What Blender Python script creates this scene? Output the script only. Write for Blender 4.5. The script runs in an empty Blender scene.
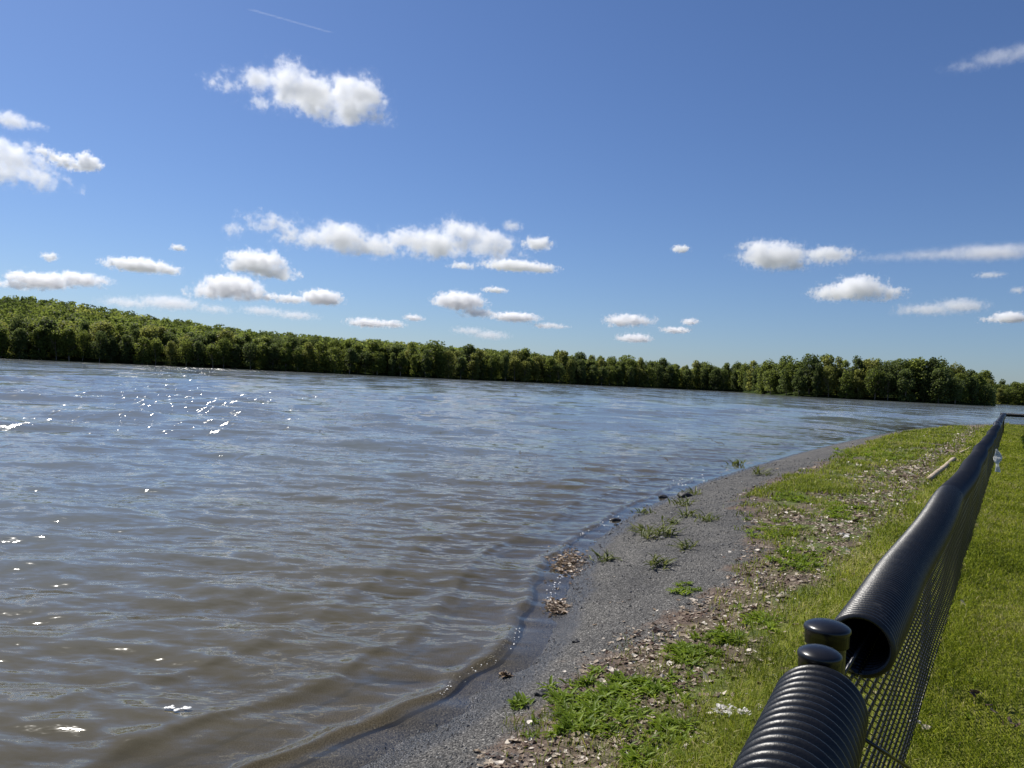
import bpy, math, random
import numpy as np
from mathutils import Vector, Matrix

rng = np.random.default_rng(7)
random.seed(7)
S = bpy.context.scene
COL = S.collection
PI = math.pi
rad = math.radians

# ------------------------------------------------------------------ camera
FPX, W, HH = 769.0, 1024, 768
CAM = np.array([0.0, 0.0, 1.63])
ROLL, PITCH = rad(2.76), rad(-0.5)
F_ = np.array([0, math.cos(PITCH), math.sin(PITCH)])
R0 = np.array([1.0, 0, 0])
U0 = np.array([0, -math.sin(PITCH), math.cos(PITCH)])
CR = R0 * math.cos(ROLL) + U0 * math.sin(ROLL)
CU = U0 * math.cos(ROLL) - R0 * math.sin(ROLL)
WATER = -0.40

def ray(px, py):
    d = F_ * FPX + CR * (px - W / 2) - CU * (py - HH / 2)
    return d / np.linalg.norm(d)

def on_z(px, py, z):
    d = ray(px, py)
    t = (z - CAM[2]) / d[2]
    return CAM + d * t

def at_depth(px, py, y):
    d = ray(px, py)
    return CAM + d * (y / d[1])

def proj(p):
    v = np.asarray(p, float) - CAM
    z = v @ F_
    return W / 2 + FPX * (v @ CR) / z, HH / 2 - FPX * (v @ CU) / z

def px_az(px):
    d = ray(px, 352.5 + 0.0482 * px)
    return math.atan2(d[0], d[1])

cam_d = bpy.data.cameras.new('camera')
cam_o = bpy.data.objects.new('camera', cam_d)
COL.objects.link(cam_o)
cam_d.sensor_width = 36
cam_d.lens = 36 * FPX / W
cam_d.clip_start = 0.05
cam_d.clip_end = 200000
m = Matrix(((CR[0], CU[0], -F_[0], CAM[0]), (CR[1], CU[1], -F_[1], CAM[1]), (CR[2], CU[2], -F_[2], CAM[2]), (0, 0, 0, 1)))
cam_o.matrix_world = m
S.camera = cam_o

# ------------------------------------------------------------------ helpers
def tag(o, label=None, cat=None, group=None, kind=None):
    if label: o['label'] = label
    if cat: o['category'] = cat
    if group: o['group'] = group
    if kind: o['kind'] = kind
    return o

def empty(name, loc=(0, 0, 0)):
    o = bpy.data.objects.new(name, None)
    COL.objects.link(o)
    o.location = loc
    o.empty_display_size = 0.1
    return o

def mesh_data(name, V, polys, mat, smooth=False, attrs=None):
    """V (n,3); polys: list of (k-column index arrays); attrs: name -> per-vertex floats."""
    V = np.asarray(V, np.float32)
    me = bpy.data.meshes.new(name)
    me.vertices.add(len(V))
    me.vertices.foreach_set('co', V.ravel())
    polys = [np.asarray(p, np.int32) for p in polys if len(p)]
    nl = sum(p.size for p in polys)
    nf = sum(len(p) for p in polys)
    me.loops.add(nl)
    me.polygons.add(nf)
    me.loops.foreach_set('vertex_index', np.concatenate([p.ravel() for p in polys]))
    tot = np.concatenate([np.full(len(p), p.shape[1], np.int32) for p in polys])
    st = np.concatenate([[0], np.cumsum(tot)[:-1]]).astype(np.int32)
    me.polygons.foreach_set('loop_start', st)
    me.polygons.foreach_set('loop_total', tot)
    me.polygons.foreach_set('use_smooth', np.full(nf, smooth, bool))
    if attrs:
        for k, a in attrs.items():
            at = me.attributes.new(k, 'FLOAT', 'POINT')
            at.data.foreach_set('value', np.asarray(a, np.float32))
    me.update()
    me.validate()
    if mat: me.materials.append(mat)
    return me

def add(name, V, polys, mat, parent=None, smooth=False, attrs=None, loc=None):
    V = np.asarray(V, float)
    if loc is not None: V = V - np.asarray(loc, float)
    o = bpy.data.objects.new(name, mesh_data(name, V, polys, mat, smooth, attrs))
    COL.objects.link(o)
    if parent is not None: o.parent = parent
    elif loc is not None: o.location = loc
    return o

class MB:
    """collects primitive shapes of one part"""
    def __init__(s): s.V = []; s.P = {3: [], 4: []}; s.n = 0
    def put(s, V, q=None, t=None):
        V = np.asarray(V, float)
        if q is not None and len(q): s.P[4].append(np.asarray(q) + s.n)
        if t is not None and len(t): s.P[3].append(np.asarray(t) + s.n)
        s.V.append(V); s.n += len(V)
    def tube(s, path, r, n=8, caps=True, inner=None):
        path = np.asarray(path, float); m_ = len(path)
        r = np.broadcast_to(np.asarray(r, float), (m_,))
        T = np.gradient(path, axis=0)
        T /= np.linalg.norm(T, axis=1)[:, None]
        ref = np.array([0, 0, 1.0]) if abs(T[0, 2]) < .9 else np.array([1.0, 0, 0])
        A = np.cross(T, ref); A /= np.linalg.norm(A, axis=1)[:, None]
        B = np.cross(A, T)
        a = np.linspace(0, 2 * PI, n, endpoint=False)
        ring = A[:, None, :] * np.cos(a)[None, :, None] + B[:, None, :] * np.sin(a)[None, :, None]
        V = (path[:, None, :] + ring * r[:, None, None]).reshape(-1, 3)
        i = np.arange(m_ - 1)[:, None] * n; j = np.arange(n)[None, :]; k = (j + 1) % n
        q = np.stack([i + j, i + k, i + n + k, i + n + j], -1).reshape(-1, 4)
        t = []
        if caps:
            V = np.vstack([V, path[0], path[-1]])
            c0, c1 = m_ * n, m_ * n + 1
            for jj in range(n):
                kk = (jj + 1) % n
                t.append((c0, kk, jj)); t.append((c1, (m_ - 1) * n + jj, (m_ - 1) * n + kk))
        s.put(V, q, np.array(t, int).reshape(-1, 3))
    def lathe(s, c, prof, n=28):
        """prof: list of (radius, z) from bottom up round a vertical axis"""
        c = np.asarray(c, float)
        a = np.linspace(0, 2 * PI, n, endpoint=False)
        V = [c + np.array([r * math.cos(x), r * math.sin(x), z]) for r, z in prof for x in a]
        q = []
        for i in range(len(prof) - 1):
            for j in range(n):
                k = (j + 1) % n
                q.append((i * n + j, i * n + k, (i + 1) * n + k, (i + 1) * n + j))
        s.put(V, q)
    def build(s, name, mat, parent=None, smooth=True, attrs=None, loc=None):
        P = [np.concatenate(v) for v in s.P.values() if v]
        return add(name, np.concatenate(s.V), P, mat, parent, smooth, attrs, loc)

# node helpers
def new_mat(name):
    mt = bpy.data.materials.new(name); mt.use_nodes = True
    nt = mt.node_tree; nt.nodes.clear()
    out = nt.nodes.new('ShaderNodeOutputMaterial')
    return mt, nt, out

class NT:
    def __init__(s, nt): s.nt = nt
    def n(s, typ, **kw):
        nd = s.nt.nodes.new(typ)
        for k, v in kw.items():
            if k == 'inp':
                for a, b in v.items(): s.set(nd.inputs[a], b)
            else: setattr(nd, k, v)
        return nd
    def set(s, sock, v):
        if isinstance(v, bpy.types.NodeSocket): s.nt.links.new(v, sock)
        else: sock.default_value = v
    def math(s, op, a, b=None, c=None, clamp=False):
        nd = s.nt.nodes.new('ShaderNodeMath'); nd.operation = op; nd.use_clamp = clamp
        for i, v in enumerate((a, b, c)):
            if v is not None: s.set(nd.inputs[i], v)
        return nd.outputs[0]
    def vmath(s, op, a, b=None, c=None):
        nd = s.nt.nodes.new('ShaderNodeVectorMath'); nd.operation = op
        for i, v in enumerate((a, b, c)):
            if v is not None: s.set(nd.inputs[i], v)
        return nd.outputs[0]
    def scale(s, a, f):
        nd = s.nt.nodes.new('ShaderNodeVectorMath'); nd.operation = 'SCALE'
        s.set(nd.inputs[0], a); s.set(nd.inputs['Scale'], f)
        return nd.outputs[0]
    def noise(s, vec, scale, detail=3, rough=.55, dim='3D', w=None):
        nd = s.nt.nodes.new('ShaderNodeTexNoise'); nd.noise_dimensions = dim
        s.set(nd.inputs['Vector'], vec)
        nd.inputs['Scale'].default_value = scale; nd.inputs['Detail'].default_value = detail
        nd.inputs['Roughness'].default_value = rough
        return nd.outputs[0], nd.outputs[1]
    def mix(s, f, a, b):
        nd = s.nt.nodes.new('ShaderNodeMix'); nd.data_type = 'RGBA'
        s.set(nd.inputs[0], f); s.set(nd.inputs[6], a); s.set(nd.inputs[7], b)
        return nd.outputs[2]
    def smooth(s, x, lo, hi):
        nd = s.nt.nodes.new('ShaderNodeMapRange'); nd.interpolation_type = 'SMOOTHSTEP'
        s.set(nd.inputs[0], x); s.set(nd.inputs[1], lo); s.set(nd.inputs[2], hi)
        nd.inputs[3].default_value = 0; nd.inputs[4].default_value = 1
        return nd.outputs[0]
    def ramp(s, f, stops):
        nd = s.nt.nodes.new('ShaderNodeValToRGB')
        e = nd.color_ramp.elements
        while len(e) < len(stops): e.new(0.5)
        for el, (p, c) in zip(e, stops): el.position = p; el.color = (*c, 1)
        s.set(nd.inputs[0], f)
        return nd.outputs[0]
    def attr(s, name):
        nd = s.nt.nodes.new('ShaderNodeAttribute'); nd.attribute_name = name
        return nd.outputs['Fac']

def rgba(c): return (c[0], c[1], c[2], 1)

def plain(name, col, rough=.5, spec=.5, var=0, vscale=20, bump=0, bscale=80, metallic=0):
    mt, nt, out = new_mat(name); N = NT(nt)
    b = N.n('ShaderNodeBsdfPrincipled')
    pos = N.n('ShaderNodeTexCoord').outputs['Object']
    c = rgba(col)
    if var:
        f, _ = N.noise(pos, vscale, 4)
        c = N.mix(N.smooth(f, .3, .7), rgba([x * (1 - var) for x in col]), rgba([min(1, x * (1 + var)) for x in col]))
    N.set(b.inputs['Base Color'], c)
    b.inputs['Roughness'].default_value = rough
    b.inputs['Specular IOR Level'].default_value = spec
    b.inputs['Metallic'].default_value = metallic
    if bump:
        f, _ = N.noise(pos, bscale, 3)
        bn = N.n('ShaderNodeBump', inp={'Strength': bump, 'Distance': .01, 'Height': f})
        N.set(b.inputs['Normal'], bn.outputs[0])
    nt.links.new(b.outputs[0], out.inputs[0])
    return mt

def leafmat(name, stops, transl=.35, rough=.55, spec=.3, attrname='rnd', obj_random=False, tboost=1.0):
    """thin leaf or blade: diffuse + gloss on top, light coming through"""
    mt, nt, out = new_mat(name); N = NT(nt)
    f = N.attr(attrname)
    if obj_random:
        oi = N.n('ShaderNodeObjectInfo')
        f = N.math('ADD', N.math('MULTIPLY', f, .55), N.math('MULTIPLY', oi.outputs['Random'], .45))
    c = N.ramp(f, stops)
    b = N.n('ShaderNodeBsdfPrincipled', inp={'Base Color': c, 'Roughness': rough, 'Specular IOR Level': spec})
    t = N.n('ShaderNodeBsdfTranslucent', inp={'Color': N.scale(c, tboost)})
    mx = N.n('ShaderNodeMixShader', inp={0: transl})
    nt.links.new(b.outputs[0], mx.inputs[1]); nt.links.new(t.outputs[0], mx.inputs[2])
    nt.links.new(mx.outputs[0], out.inputs[0])
    return mt

# ------------------------------------------------------------------ lay of the land
# fence line: straight, vanishing near the right edge
FA = px_az(1013)
FD = np.array([math.sin(FA), math.cos(FA)])          # along the fence
FR = np.array([math.cos(FA), -math.sin(FA)])         # to the lawn side
FS = 0.327                                            # the fence passes this far left of the camera

def fpt(v, s=0.0, z=0.0):
    """v metres along the fence, s metres to the lawn side of it"""
    p = FD * v + FR * (s - FS)
    return np.array([p[0], p[1], z])

shore_px = [(-60, 1010), (200, 850), (355, 770), (430, 733), (482, 703), (528, 668), (556, 632), (566, 600), (578, 562), (606, 534),
            (645, 509), (700, 484), (752, 467), (800, 453), (836, 444), (868, 437), (900, 431), (940, 427.5), (990, 426.5), (1060, 428)]
SH = np.array([on_z(x, y, WATER)[:2] for x, y in shore_px])
back = SH[0] + (SH[0] - SH[1]) / np.linalg.norm(SH[0] - SH[1]) * 400
fwd = SH[-1] + np.array([400.0, -60.0])
SHORE = np.vstack([back, SH, fwd])
LAND = np.vstack([SHORE, [[3000, -200], [3000, -3000], [back[0] - 10, -3000]]])
veg_px = [(250, 900), (430, 800), (478, 766), (515, 735), (548, 706), (580, 668), (622, 640), (690, 612), (742, 585), (752, 560), (742, 528),
          (738, 505), (758, 489), (792, 479), (826, 467), (850, 454), (868, 443), (900, 433.5), (950, 429), (1000, 428.5)]
VG = np.array([on_z(x, y, -0.16)[:2] for x, y in veg_px])
VEG = np.vstack([VG[0] + (VG[0] - VG[1]) * 20, VG, VG[-1] + np.array([300.0, -50.0])])
VEGPOLY = np.vstack([VEG, [[3000, -200], [3000, -3000], [VEG[0][0] - 10, -3000]]])

def seg_dist(P, L):
    d = np.full(len(P), 1e18)
    for a, b in zip(L[:-1], L[1:]):
        ab = b - a
        t = np.clip(((P - a) @ ab) / (ab @ ab), 0, 1)
        q = P - a - t[:, None] * ab
        d = np.minimum(d, (q * q).sum(1))
    return np.sqrt(d)

def inside(P, poly):
    x, y = P[:, 0], P[:, 1]
    r = np.zeros(len(P), bool)
    for (x0, y0), (x1, y1) in zip(poly, np.roll(poly, -1, 0)):
        c = (y0 > y) != (y1 > y)
        if y0 == y1: continue
        r ^= c & (x < (x1 - x0) * (y - y0) / (y1 - y0) + x0)
    return r

def sdist(P, line, poly):
    d = seg_dist(P, line)
    return np.where(inside(P, poly), d, -d)

# cheap smooth value noise for placing things
_lat = rng.random((256, 256))
def vnoise(P, scale, off=0):
    q = P * scale + off
    i = np.floor(q).astype(int); f = q - i; f = f * f * (3 - 2 * f)
    x0, y0 = i[:, 0] & 255, i[:, 1] & 255; x1, y1 = (x0 + 1) & 255, (y0 + 1) & 255
    a = _lat[x0, y0] * (1 - f[:, 0]) + _lat[x1, y0] * f[:, 0]
    b = _lat[x0, y1] * (1 - f[:, 0]) + _lat[x1, y1] * f[:, 0]
    return a * (1 - f[:, 1]) + b * f[:, 1]
def fbm(P, scale, off=0):
    return .5 * vnoise(P, scale, off) + .3 * vnoise(P, scale * 2.1, off + 17) + .2 * vnoise(P, scale * 4.3, off + 31)

# far shore: distance from the camera by bearing (as picture columns), hill height by bearing
fs_px = np.array([-500, -150, 0, 400, 560, 690, 742, 768, 800, 900, 955, 984, 988, 1300])
fs_r = np.array([340, 330, 325, 322, 365, 420, 420, 332, 306, 304, 310, 328, 520, 520.])
fs_az = np.array([px_az(x) for x in fs_px])
hl_px = np.array([-600, 0, 60, 130, 256, 400, 480, 560, 640, 700, 800, 1300])
hl_h = np.array([27, 26.5, 26, 21.5, 14, 12, 10.5, 8, 4.5, 2.5, 1, 2.])
hl_az = np.array([px_az(x) for x in hl_px])

def far_r(az):
    return np.interp(az, fs_az, fs_r)

def height(P):
    P = np.atleast_2d(P)
    r = np.hypot(P[:, 0], P[:, 1]); az = np.arctan2(P[:, 0], P[:, 1])
    d = sdist(P, SHORE, LAND)
    t = np.clip(d / 2.7, 0, 1)
    zn = WATER + (-WATER) * (1 - (1 - t) ** 1.8) * 1.0
    zu = WATER + np.maximum(-2.2, d * 0.085)
    z = np.where(d > 0, zn, zu)
    z = z + np.where(d > .05, (fbm(P, .9) - .5) * .07 * np.clip(d / 1.0, 0, 1), 0) * (r < 120)
    fd = r - far_r(az)
    front = (np.abs(az) < 1.3) & (P[:, 1] > 0)
    hill = np.interp(az, hl_az, hl_h)
    zf = WATER + np.clip(fd * .12, -2.2, 1.2) + hill * np.clip((fd - 15) / 230, 0, 1) * np.where(fd > 0, 1, 0)
    return np.where(front & (r > 150), np.maximum(z * (d < 0) + np.minimum(z, 0) * (d >= 0), zf), z)

def hz(x, y): return float(height(np.array([[x, y]]))[0])

def ground_at(px, py, z0=-.1):
    z = z0
    for _ in range(6):
        p = on_z(px, py, z); z = hz(p[0], p[1])
    return np.array([p[0], p[1], z])

def in_view(P, z=0.0, mx=60, my=60):
    v = np.column_stack([P, np.full(len(P), z)]) - CAM
    zz = v @ F_
    x = W / 2 + FPX * (v @ CR) / np.maximum(zz, .01); y = HH / 2 - FPX * (v @ CU) / np.maximum(zz, .01)
    return (zz > .2) & (x > -mx) & (x < W + mx) & (y < HH + my)

# ------------------------------------------------------------------ world, sun
SUN_AZ, SUN_EL = rad(-47), rad(48)
sv = Vector((math.sin(SUN_AZ) * math.cos(SUN_EL), math.cos(SUN_AZ) * math.cos(SUN_EL), math.sin(SUN_EL)))
sd = bpy.data.lights.new('sun', 'SUN'); so = bpy.data.objects.new('sun', sd); COL.objects.link(so)
sd.energy = 4.8; sd.angle = rad(.53); sd.color = (1, .955, .88)
so.rotation_euler = sv.to_track_quat('Z', 'Y').to_euler(); so.location = (0, 0, 60)
wd = bpy.data.worlds.new('World'); S.world = wd; wd.use_nodes = True
wn = wd.node_tree; bg = wn.nodes['Background']
sky = wn.nodes.new('ShaderNodeTexSky'); sky.sky_type = 'NISHITA'; sky.sun_disc = False
sky.sun_elevation = SUN_EL; sky.sun_rotation = SUN_AZ
sky.altitude = 0; sky.air_density = 1.0; sky.dust_density = .35; sky.ozone_density = 2.2
tint = wn.nodes.new('ShaderNodeMix'); tint.data_type = 'RGBA'; tint.blend_type = 'MULTIPLY'; tint.inputs[0].default_value = 1
tint.inputs[7].default_value = (.575, .70, .95, 1)                # the air that day: a deeper blue
wn.links.new(sky.outputs[0], tint.inputs[6]); wn.links.new(tint.outputs[2], bg.inputs[0]); bg.inputs[1].default_value = 0.078

S.render.engine = 'CYCLES'
S.view_settings.view_transform = 'Standard'; S.view_settings.look = 'None'
S.view_settings.exposure = 0.33; S.view_settings.gamma = 1; S.view_settings.use_curve_mapping = False
cy = S.cycles
cy.max_bounces = 42; cy.diffuse_bounces = 5; cy.glossy_bounces = 3; cy.transmission_bounces = 4
cy.transparent_max_bounces = 8; cy.volume_bounces = 40
cy.sample_clamp_indirect = 6; cy.caustics_reflective = False; cy.caustics_refractive = False
cy.use_denoising = True; cy.use_adaptive_sampling = False; cy.denoiser = 'OPENIMAGEDENOISE'; cy.denoising_input_passes = 'RGB_ALBEDO_NORMAL'; cy.denoising_prefilter = 'ACCURATE'

# ------------------------------------------------------------------ ground (one sheet)
def polar_grid(az_list, r_list):
    A, R = np.meshgrid(az_list, r_list, indexing='xy')          # rows = r
    P = np.column_stack([(R * np.sin(A)).ravel(), (R * np.cos(A)).ravel()])
    nr, na = R.shape
    i = np.arange(nr - 1)[:, None] * na; j = np.arange(na - 1)[None, :]
    q = np.stack([i + j, i + j + 1, i + na + j + 1, i + na + j], -1).reshape(-1, 4)[:, ::-1]
    return P, q, R.ravel(), A.ravel()

az_f = np.linspace(rad(-42), rad(46), 420)
az_l = np.concatenate([np.linspace(-PI, rad(-43), 70), az_f, np.linspace(rad(47), PI, 70)])
r_l = np.concatenate([[.02], np.geomspace(.25, 60, 210), np.geomspace(62, 1000, 90), np.geomspace(1100, 14000, 14)])
P, q, R, A = polar_grid(az_l, r_l)
Z = height(P)
D = sdist(P, SHORE, LAND); G = sdist(P, VEG, VEGPOLY)
Lf = P @ FR + FS                                                # lateral offset from the fence, + = lawn
mg, nt, out = new_mat('ground_mat'); N = NT(nt)
pos = N.n('ShaderNodeNewGeometry').outputs['Position']
d = N.attr('shore'); g = N.attr('veg'); l = N.attr('lat')
n1, c1 = N.noise(pos, 1.7, 5, .6); n2, _ = N.noise(pos, 9, 5, .65); n3, _ = N.noise(pos, 60, 3, .6)
vor = N.n('ShaderNodeTexVoronoi', inp={'Vector': pos, 'Scale': 115.0})
vor2 = N.n('ShaderNodeTexVoronoi', inp={'Vector': pos, 'Scale': 60.0})
sep = N.n('ShaderNodeSeparateColor', inp={0: vor.outputs['Color']})
stone = N.ramp(sep.outputs[0], [(0, (.03, .029, .028)), (.5, (.10, .097, .09)), (.85, (.2, .193, .178)), (.96, (.3, .29, .27)), (1, (.5, .48, .45))])
patch = N.ramp(n1, [(.3, (.5, .5, .515)), (.7, (.95, .93, .9))])
gravel = N.vmath('MULTIPLY', stone, patch)
soil = N.ramp(n2, [(.3, (.06, .04, .028)), (.55, (.14, .10, .075)), (.75, (.24, .19, .15))])
moss = N.ramp(n2, [(.3, (.05, .065, .012)), (.6, (.11, .14, .026)), (.8, (.18, .19, .06))])
veg_c = N.mix(N.math('MULTIPLY', N.smooth(n1, .36, .55), N.smooth(g, .05, .7)), soil, moss)
lawn_c = N.ramp(n2, [(.25, (.08, .09, .012)), (.6, (.19, .20, .028)), (.8, (.27, .24, .09))])
veg_c = N.mix(N.smooth(l, -1.1, -.85), veg_c, lawn_c)
gm = N.smooth(N.math('ADD', g, N.math('MULTIPLY', N.math('SUBTRACT', n1, .5), 1.6)), -.12, .12)
dry = N.mix(gm, gravel, veg_c)
far = N.smooth(d, -120.0, -100.0)                               # beyond the lake: forest floor
dry = N.mix(far, rgba((.03, .042, .014)), dry)
wet = N.smooth(N.math('ADD', d, N.math('MULTIPLY', N.math('SUBTRACT', n1, .5), .35)), .28, .12)
wet = N.math('MULTIPLY', wet, far)
wetc = N.vmath('MULTIPLY', dry, N.mix(wet, rgba((1, 1, 1)), rgba((.5, .5, .53))))
mud = N.smooth(d, -.02, -.55)
colr = N.mix(N.math('MULTIPLY', mud, far), wetc, N.ramp(n2, [(.3, (.09, .07, .04)), (.7, (.15, .12, .075))]))
rough = N.math('SUBTRACT', .92, N.math('MULTIPLY', wet, .6))
b = N.n('ShaderNodeBsdfPrincipled', inp={'Base Color': colr, 'Roughness': rough, 'Specular IOR Level': N.math('MULTIPLY', far, .35)})
hgt = N.math('ADD', N.math('MULTIPLY', vor.outputs['Distance'], -.6), N.math('ADD', N.math('MULTIPLY', n3, .8), N.math('MULTIPLY', vor2.outputs['Distance'], -.7)))
bp = N.n('ShaderNodeBump', inp={'Strength': .9, 'Distance': .012, 'Height': hgt})
N.set(b.inputs['Normal'], bp.outputs[0])
nt.links.new(b.outputs[0], out.inputs[0])
ground = add('ground', np.column_stack([P, Z]), [q], mg, smooth=True, attrs={'shore': D, 'veg': G, 'lat': Lf})
tag(ground, 'grey gravel shore and grassy bank running along the lake', None, kind='structure')

# ------------------------------------------------------------------ lake
k = 1.0
yoff = np.concatenate([np.linspace(3.0, 30, 70), np.linspace(30.5, 470, 800)])[::-1]
r_w = (CAM[2] - WATER) * FPX / yoff
r_w = np.concatenate([[1.2, 2.0, 2.6], r_w[r_w > 2.9], [620, 800]])
az_w = np.concatenate([np.linspace(rad(-100), rad(-39), 40), np.linspace(rad(-38.5), rad(38.5), 900), np.linspace(rad(39), rad(70), 20)])
P, q, R, A = polar_grid(az_w, r_w)
D = sdist(P, SHORE, LAND)
keep = D < .5
dr = np.gradient(r_w)[np.searchsorted(r_w, R).clip(0, len(r_w) - 1)]
zw = np.zeros(len(P))
wdir = rad(262)                                                 # waves run towards the camera and a little left
for i in range(130):
    lam = float(np.exp(rng.uniform(math.log(.22), math.log(2.6))))
    th = wdir + rng.normal(0, .30)
    kx, ky = 2 * PI / lam * math.cos(th), 2 * PI / lam * math.sin(th)
    amp = .0025 * lam ** 1.0 * (1.0 if lam < 1.2 else 1.2 / lam)
    res = np.clip(lam / (3.2 * dr) - .6, 0, 1)
    ph = rng.uniform(0, 2 * PI)
    a_ = kx * P[:, 0] + ky * P[:, 1] + ph
    zw += amp * (np.sin(a_) + .18 * np.sin(2 * a_ + PI / 2)) * res
off = np.clip(-D / 16, 0, 1)
for i in range(46):                                             # longer waves out on the open water
    lam = float(np.exp(rng.uniform(math.log(1.8), math.log(7.5))))
    th = wdir + rng.normal(0, .30)
    kx, ky = 2 * PI / lam * math.cos(th), 2 * PI / lam * math.sin(th)
    a_ = kx * P[:, 0] + ky * P[:, 1] + rng.uniform(0, 2 * PI)
    zw += .0042 * lam ** .95 * off * (np.sin(a_) + .2 * np.sin(2 * a_ + PI / 2)) * np.clip(lam / (2.6 * dr) - .5, 0, 1)
gust = .6 + .8 * fbm(P, .09, 5)
shallow = np.clip(-D / 1.6, 0, 1) ** .7
zw *= gust * (.15 + .85 * shallow)
# small breaking lip and the swells behind it that follow the shore
wob = (fbm(P, .8, 60) - .5)
dd = -D + wob * .35
for off, am, wd_ in ((.36, .022, .08), (1.05, .020, .13), (1.9, .014, .18), (2.9, .010, .22)):
    x = dd - off
    zw += am * np.where(x < 0, np.exp(-(x / (wd_ * .55)) ** 2), np.exp(-(x / wd_) ** 2)) * np.clip(1.3 - R / 26, 0, 1) * (.55 + .9 * vnoise(P, .9, 90))
Z = WATER + zw
gz = height(P)
depth = np.clip(Z - gz, 0, 5)
far_a = np.clip((R - 9) / 26, 0, 1); far_b = np.clip((R - 50) / 70, 0, 1)
ml, nt, out = new_mat('lake_mat'); N = NT(nt)
geo = N.n('ShaderNodeNewGeometry')
pos = geo.outputs['Position']
dp = N.attr('depth'); fa = N.attr('far')
def slope(scale, sx, sy, kx, ky, off, detail=2, rough=.6):
    v = N.vmath('ADD', N.vmath('MULTIPLY', pos, (sx, sy, 1.0)), (off, off * .7, 0))
    _, c = N.noise(v, scale, detail, rough)
    return N.vmath('MULTIPLY', N.vmath('SUBTRACT', c, (.5, .5, .5)), (kx, ky, 0))
fine = slope(6.0, .34, 1.0, .38, 1.0, 3, 3)
tiny = slope(16.0, .38, 1.0, .30, .72, 13, 3)
mid = slope(2.4, .36, 1.0, .18, .38, 9, 3)
big = slope(.11, .5, .6, .30, .52, 21, 9, .84)
nearf = N.math('SUBTRACT', 1.0, fa)
tiny = N.scale(tiny, nearf)
fine = N.scale(fine, N.math('ADD', .45, N.math('MULTIPLY', nearf, .55)))
w1, _ = N.noise(N.vmath('MULTIPLY', pos, (.6, .8, 1.0)), .035, 8, .74)
wind = N.math('ADD', .55, N.math('MULTIPLY', N.smooth(w1, .3, .7), .75))
big = N.scale(big, fa)
# catspaws: small patches ruffled by the wind, rougher than the water round them, that glitter under the sun
ga_, _ = N.noise(N.vmath('MULTIPLY', pos, (4.2, .55, 1.0)), 1.0, 3, .75)
gb_, _ = N.noise(N.vmath('MULTIPLY', pos, (1.9, .06, 1.0)), 1.0, 3, .75)
far2 = N.attr('far2')
gb_ = N.math('ADD', gb_, N.math('MULTIPLY', N.attr('far3'), .035))
gn_ = N.math('ADD', N.math('MULTIPLY', ga_, N.math('SUBTRACT', 1.0, far2)), N.math('MULTIPLY', gb_, far2))
gn2, _ = N.noise(N.vmath('MULTIPLY', pos, (.05, .02, 1.0)), 1.0, 2, .6)
ruf = N.math('MULTIPLY', N.smooth(N.math('ADD', gn_, N.math('MULTIPLY', N.math('SUBTRACT', gn2, .5), .25)), .635, .685), fa)
steep = N.vmath('ADD', (-.13, -.57, 0.0), slope(5.0, .6, .4, .9, 1.1, 37, 3, .75))
grp = N.scale(slope(.22, 1.0, .22, .08, .75, 51, 7, .78), fa)      # wave groups too far off to be drawn one by one
tot = N.scale(N.vmath('ADD', N.vmath('ADD', N.vmath('ADD', N.vmath('ADD', fine, tiny), mid), big), grp), wind)
tot = N.vmath('ADD', tot, N.scale(steep, ruf))
tot = N.scale(tot, N.smooth(dp, -.01, .1))
nrm = N.vmath('NORMALIZE', N.vmath('ADD', geo.outputs['Normal'], tot))
body = N.mix(N.smooth(dp, .04, .75), rgba((.105, .09, .053)), rgba((.135, .15, .148)))
rgh = N.math('ADD', N.math('ADD', N.math('MULTIPLY', N.math('SUBTRACT', 1.0, fa), .06), N.math('MULTIPLY', fa, .09)), N.math('MULTIPLY', ruf, .12))
b = N.n('ShaderNodeBsdfPrincipled', inp={'Base Color': body, 'Roughness': rgh, 'IOR': 1.33, 'Specular IOR Level': .5, 'Normal': nrm})
tr = N.n('ShaderNodeBsdfTransparent', inp={0: (.93, .9, .82, 1)})
gl = N.n('ShaderNodeBsdfGlossy', inp={'Color': (1, 1, 1, 1), 'Roughness': .06, 'Normal': nrm})
fr = N.n('ShaderNodeFresnel', inp={'IOR': 1.33, 'Normal': nrm})
clear = N.n('ShaderNodeMixShader', inp={0: fr.outputs[0]})
nt.links.new(tr.outputs[0], clear.inputs[1]); nt.links.new(gl.outputs[0], clear.inputs[2])
mx = N.n('ShaderNodeMixShader', inp={0: N.math('SUBTRACT', 1.0, N.math('POWER', 2.718, N.math('MULTIPLY', dp, -13.0)))})
nt.links.new(clear.outputs[0], mx.inputs[1]); nt.links.new(b.outputs[0], mx.inputs[2])
nt.links.new(mx.outputs[0], out.inputs[0])
fq = keep[q].any(1); q = q[:, ::-1]
lake = add('water', np.column_stack([P, Z]), [q[fq]], ml, smooth=True, attrs={'depth': depth, 'far': far_a, 'far2': far_b, 'far3': np.clip((R - 130) / 120, 0, 1)})
tag(lake, 'rippled brown and blue lake reaching to the wooded far shore', None, kind='structure')

# ------------------------------------------------------------------ trees
m_bark = plain('bark', (.2, .17, .14), .9, .2, .35, 6, .5, 30)
TONES = {
    'dark': leafmat('leaf_dark', [(0, (.045, .06, .018)), (.5, (.075, .096, .026)), (1, (.11, .135, .034))], .5, .6, .25, obj_random=True, tboost=2.3),
    'mid': leafmat('leaf_mid', [(0, (.06, .078, .016)), (.5, (.1, .122, .024)), (1, (.145, .165, .034))], .52, .6, .25, obj_random=True, tboost=2.3),
    'pale': leafmat('leaf_pale', [(0, (.1, .112, .024)), (.5, (.145, .155, .036)), (1, (.2, .2, .052))], .48, .6, .25, obj_random=True, tboost=2.3),
}

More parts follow.
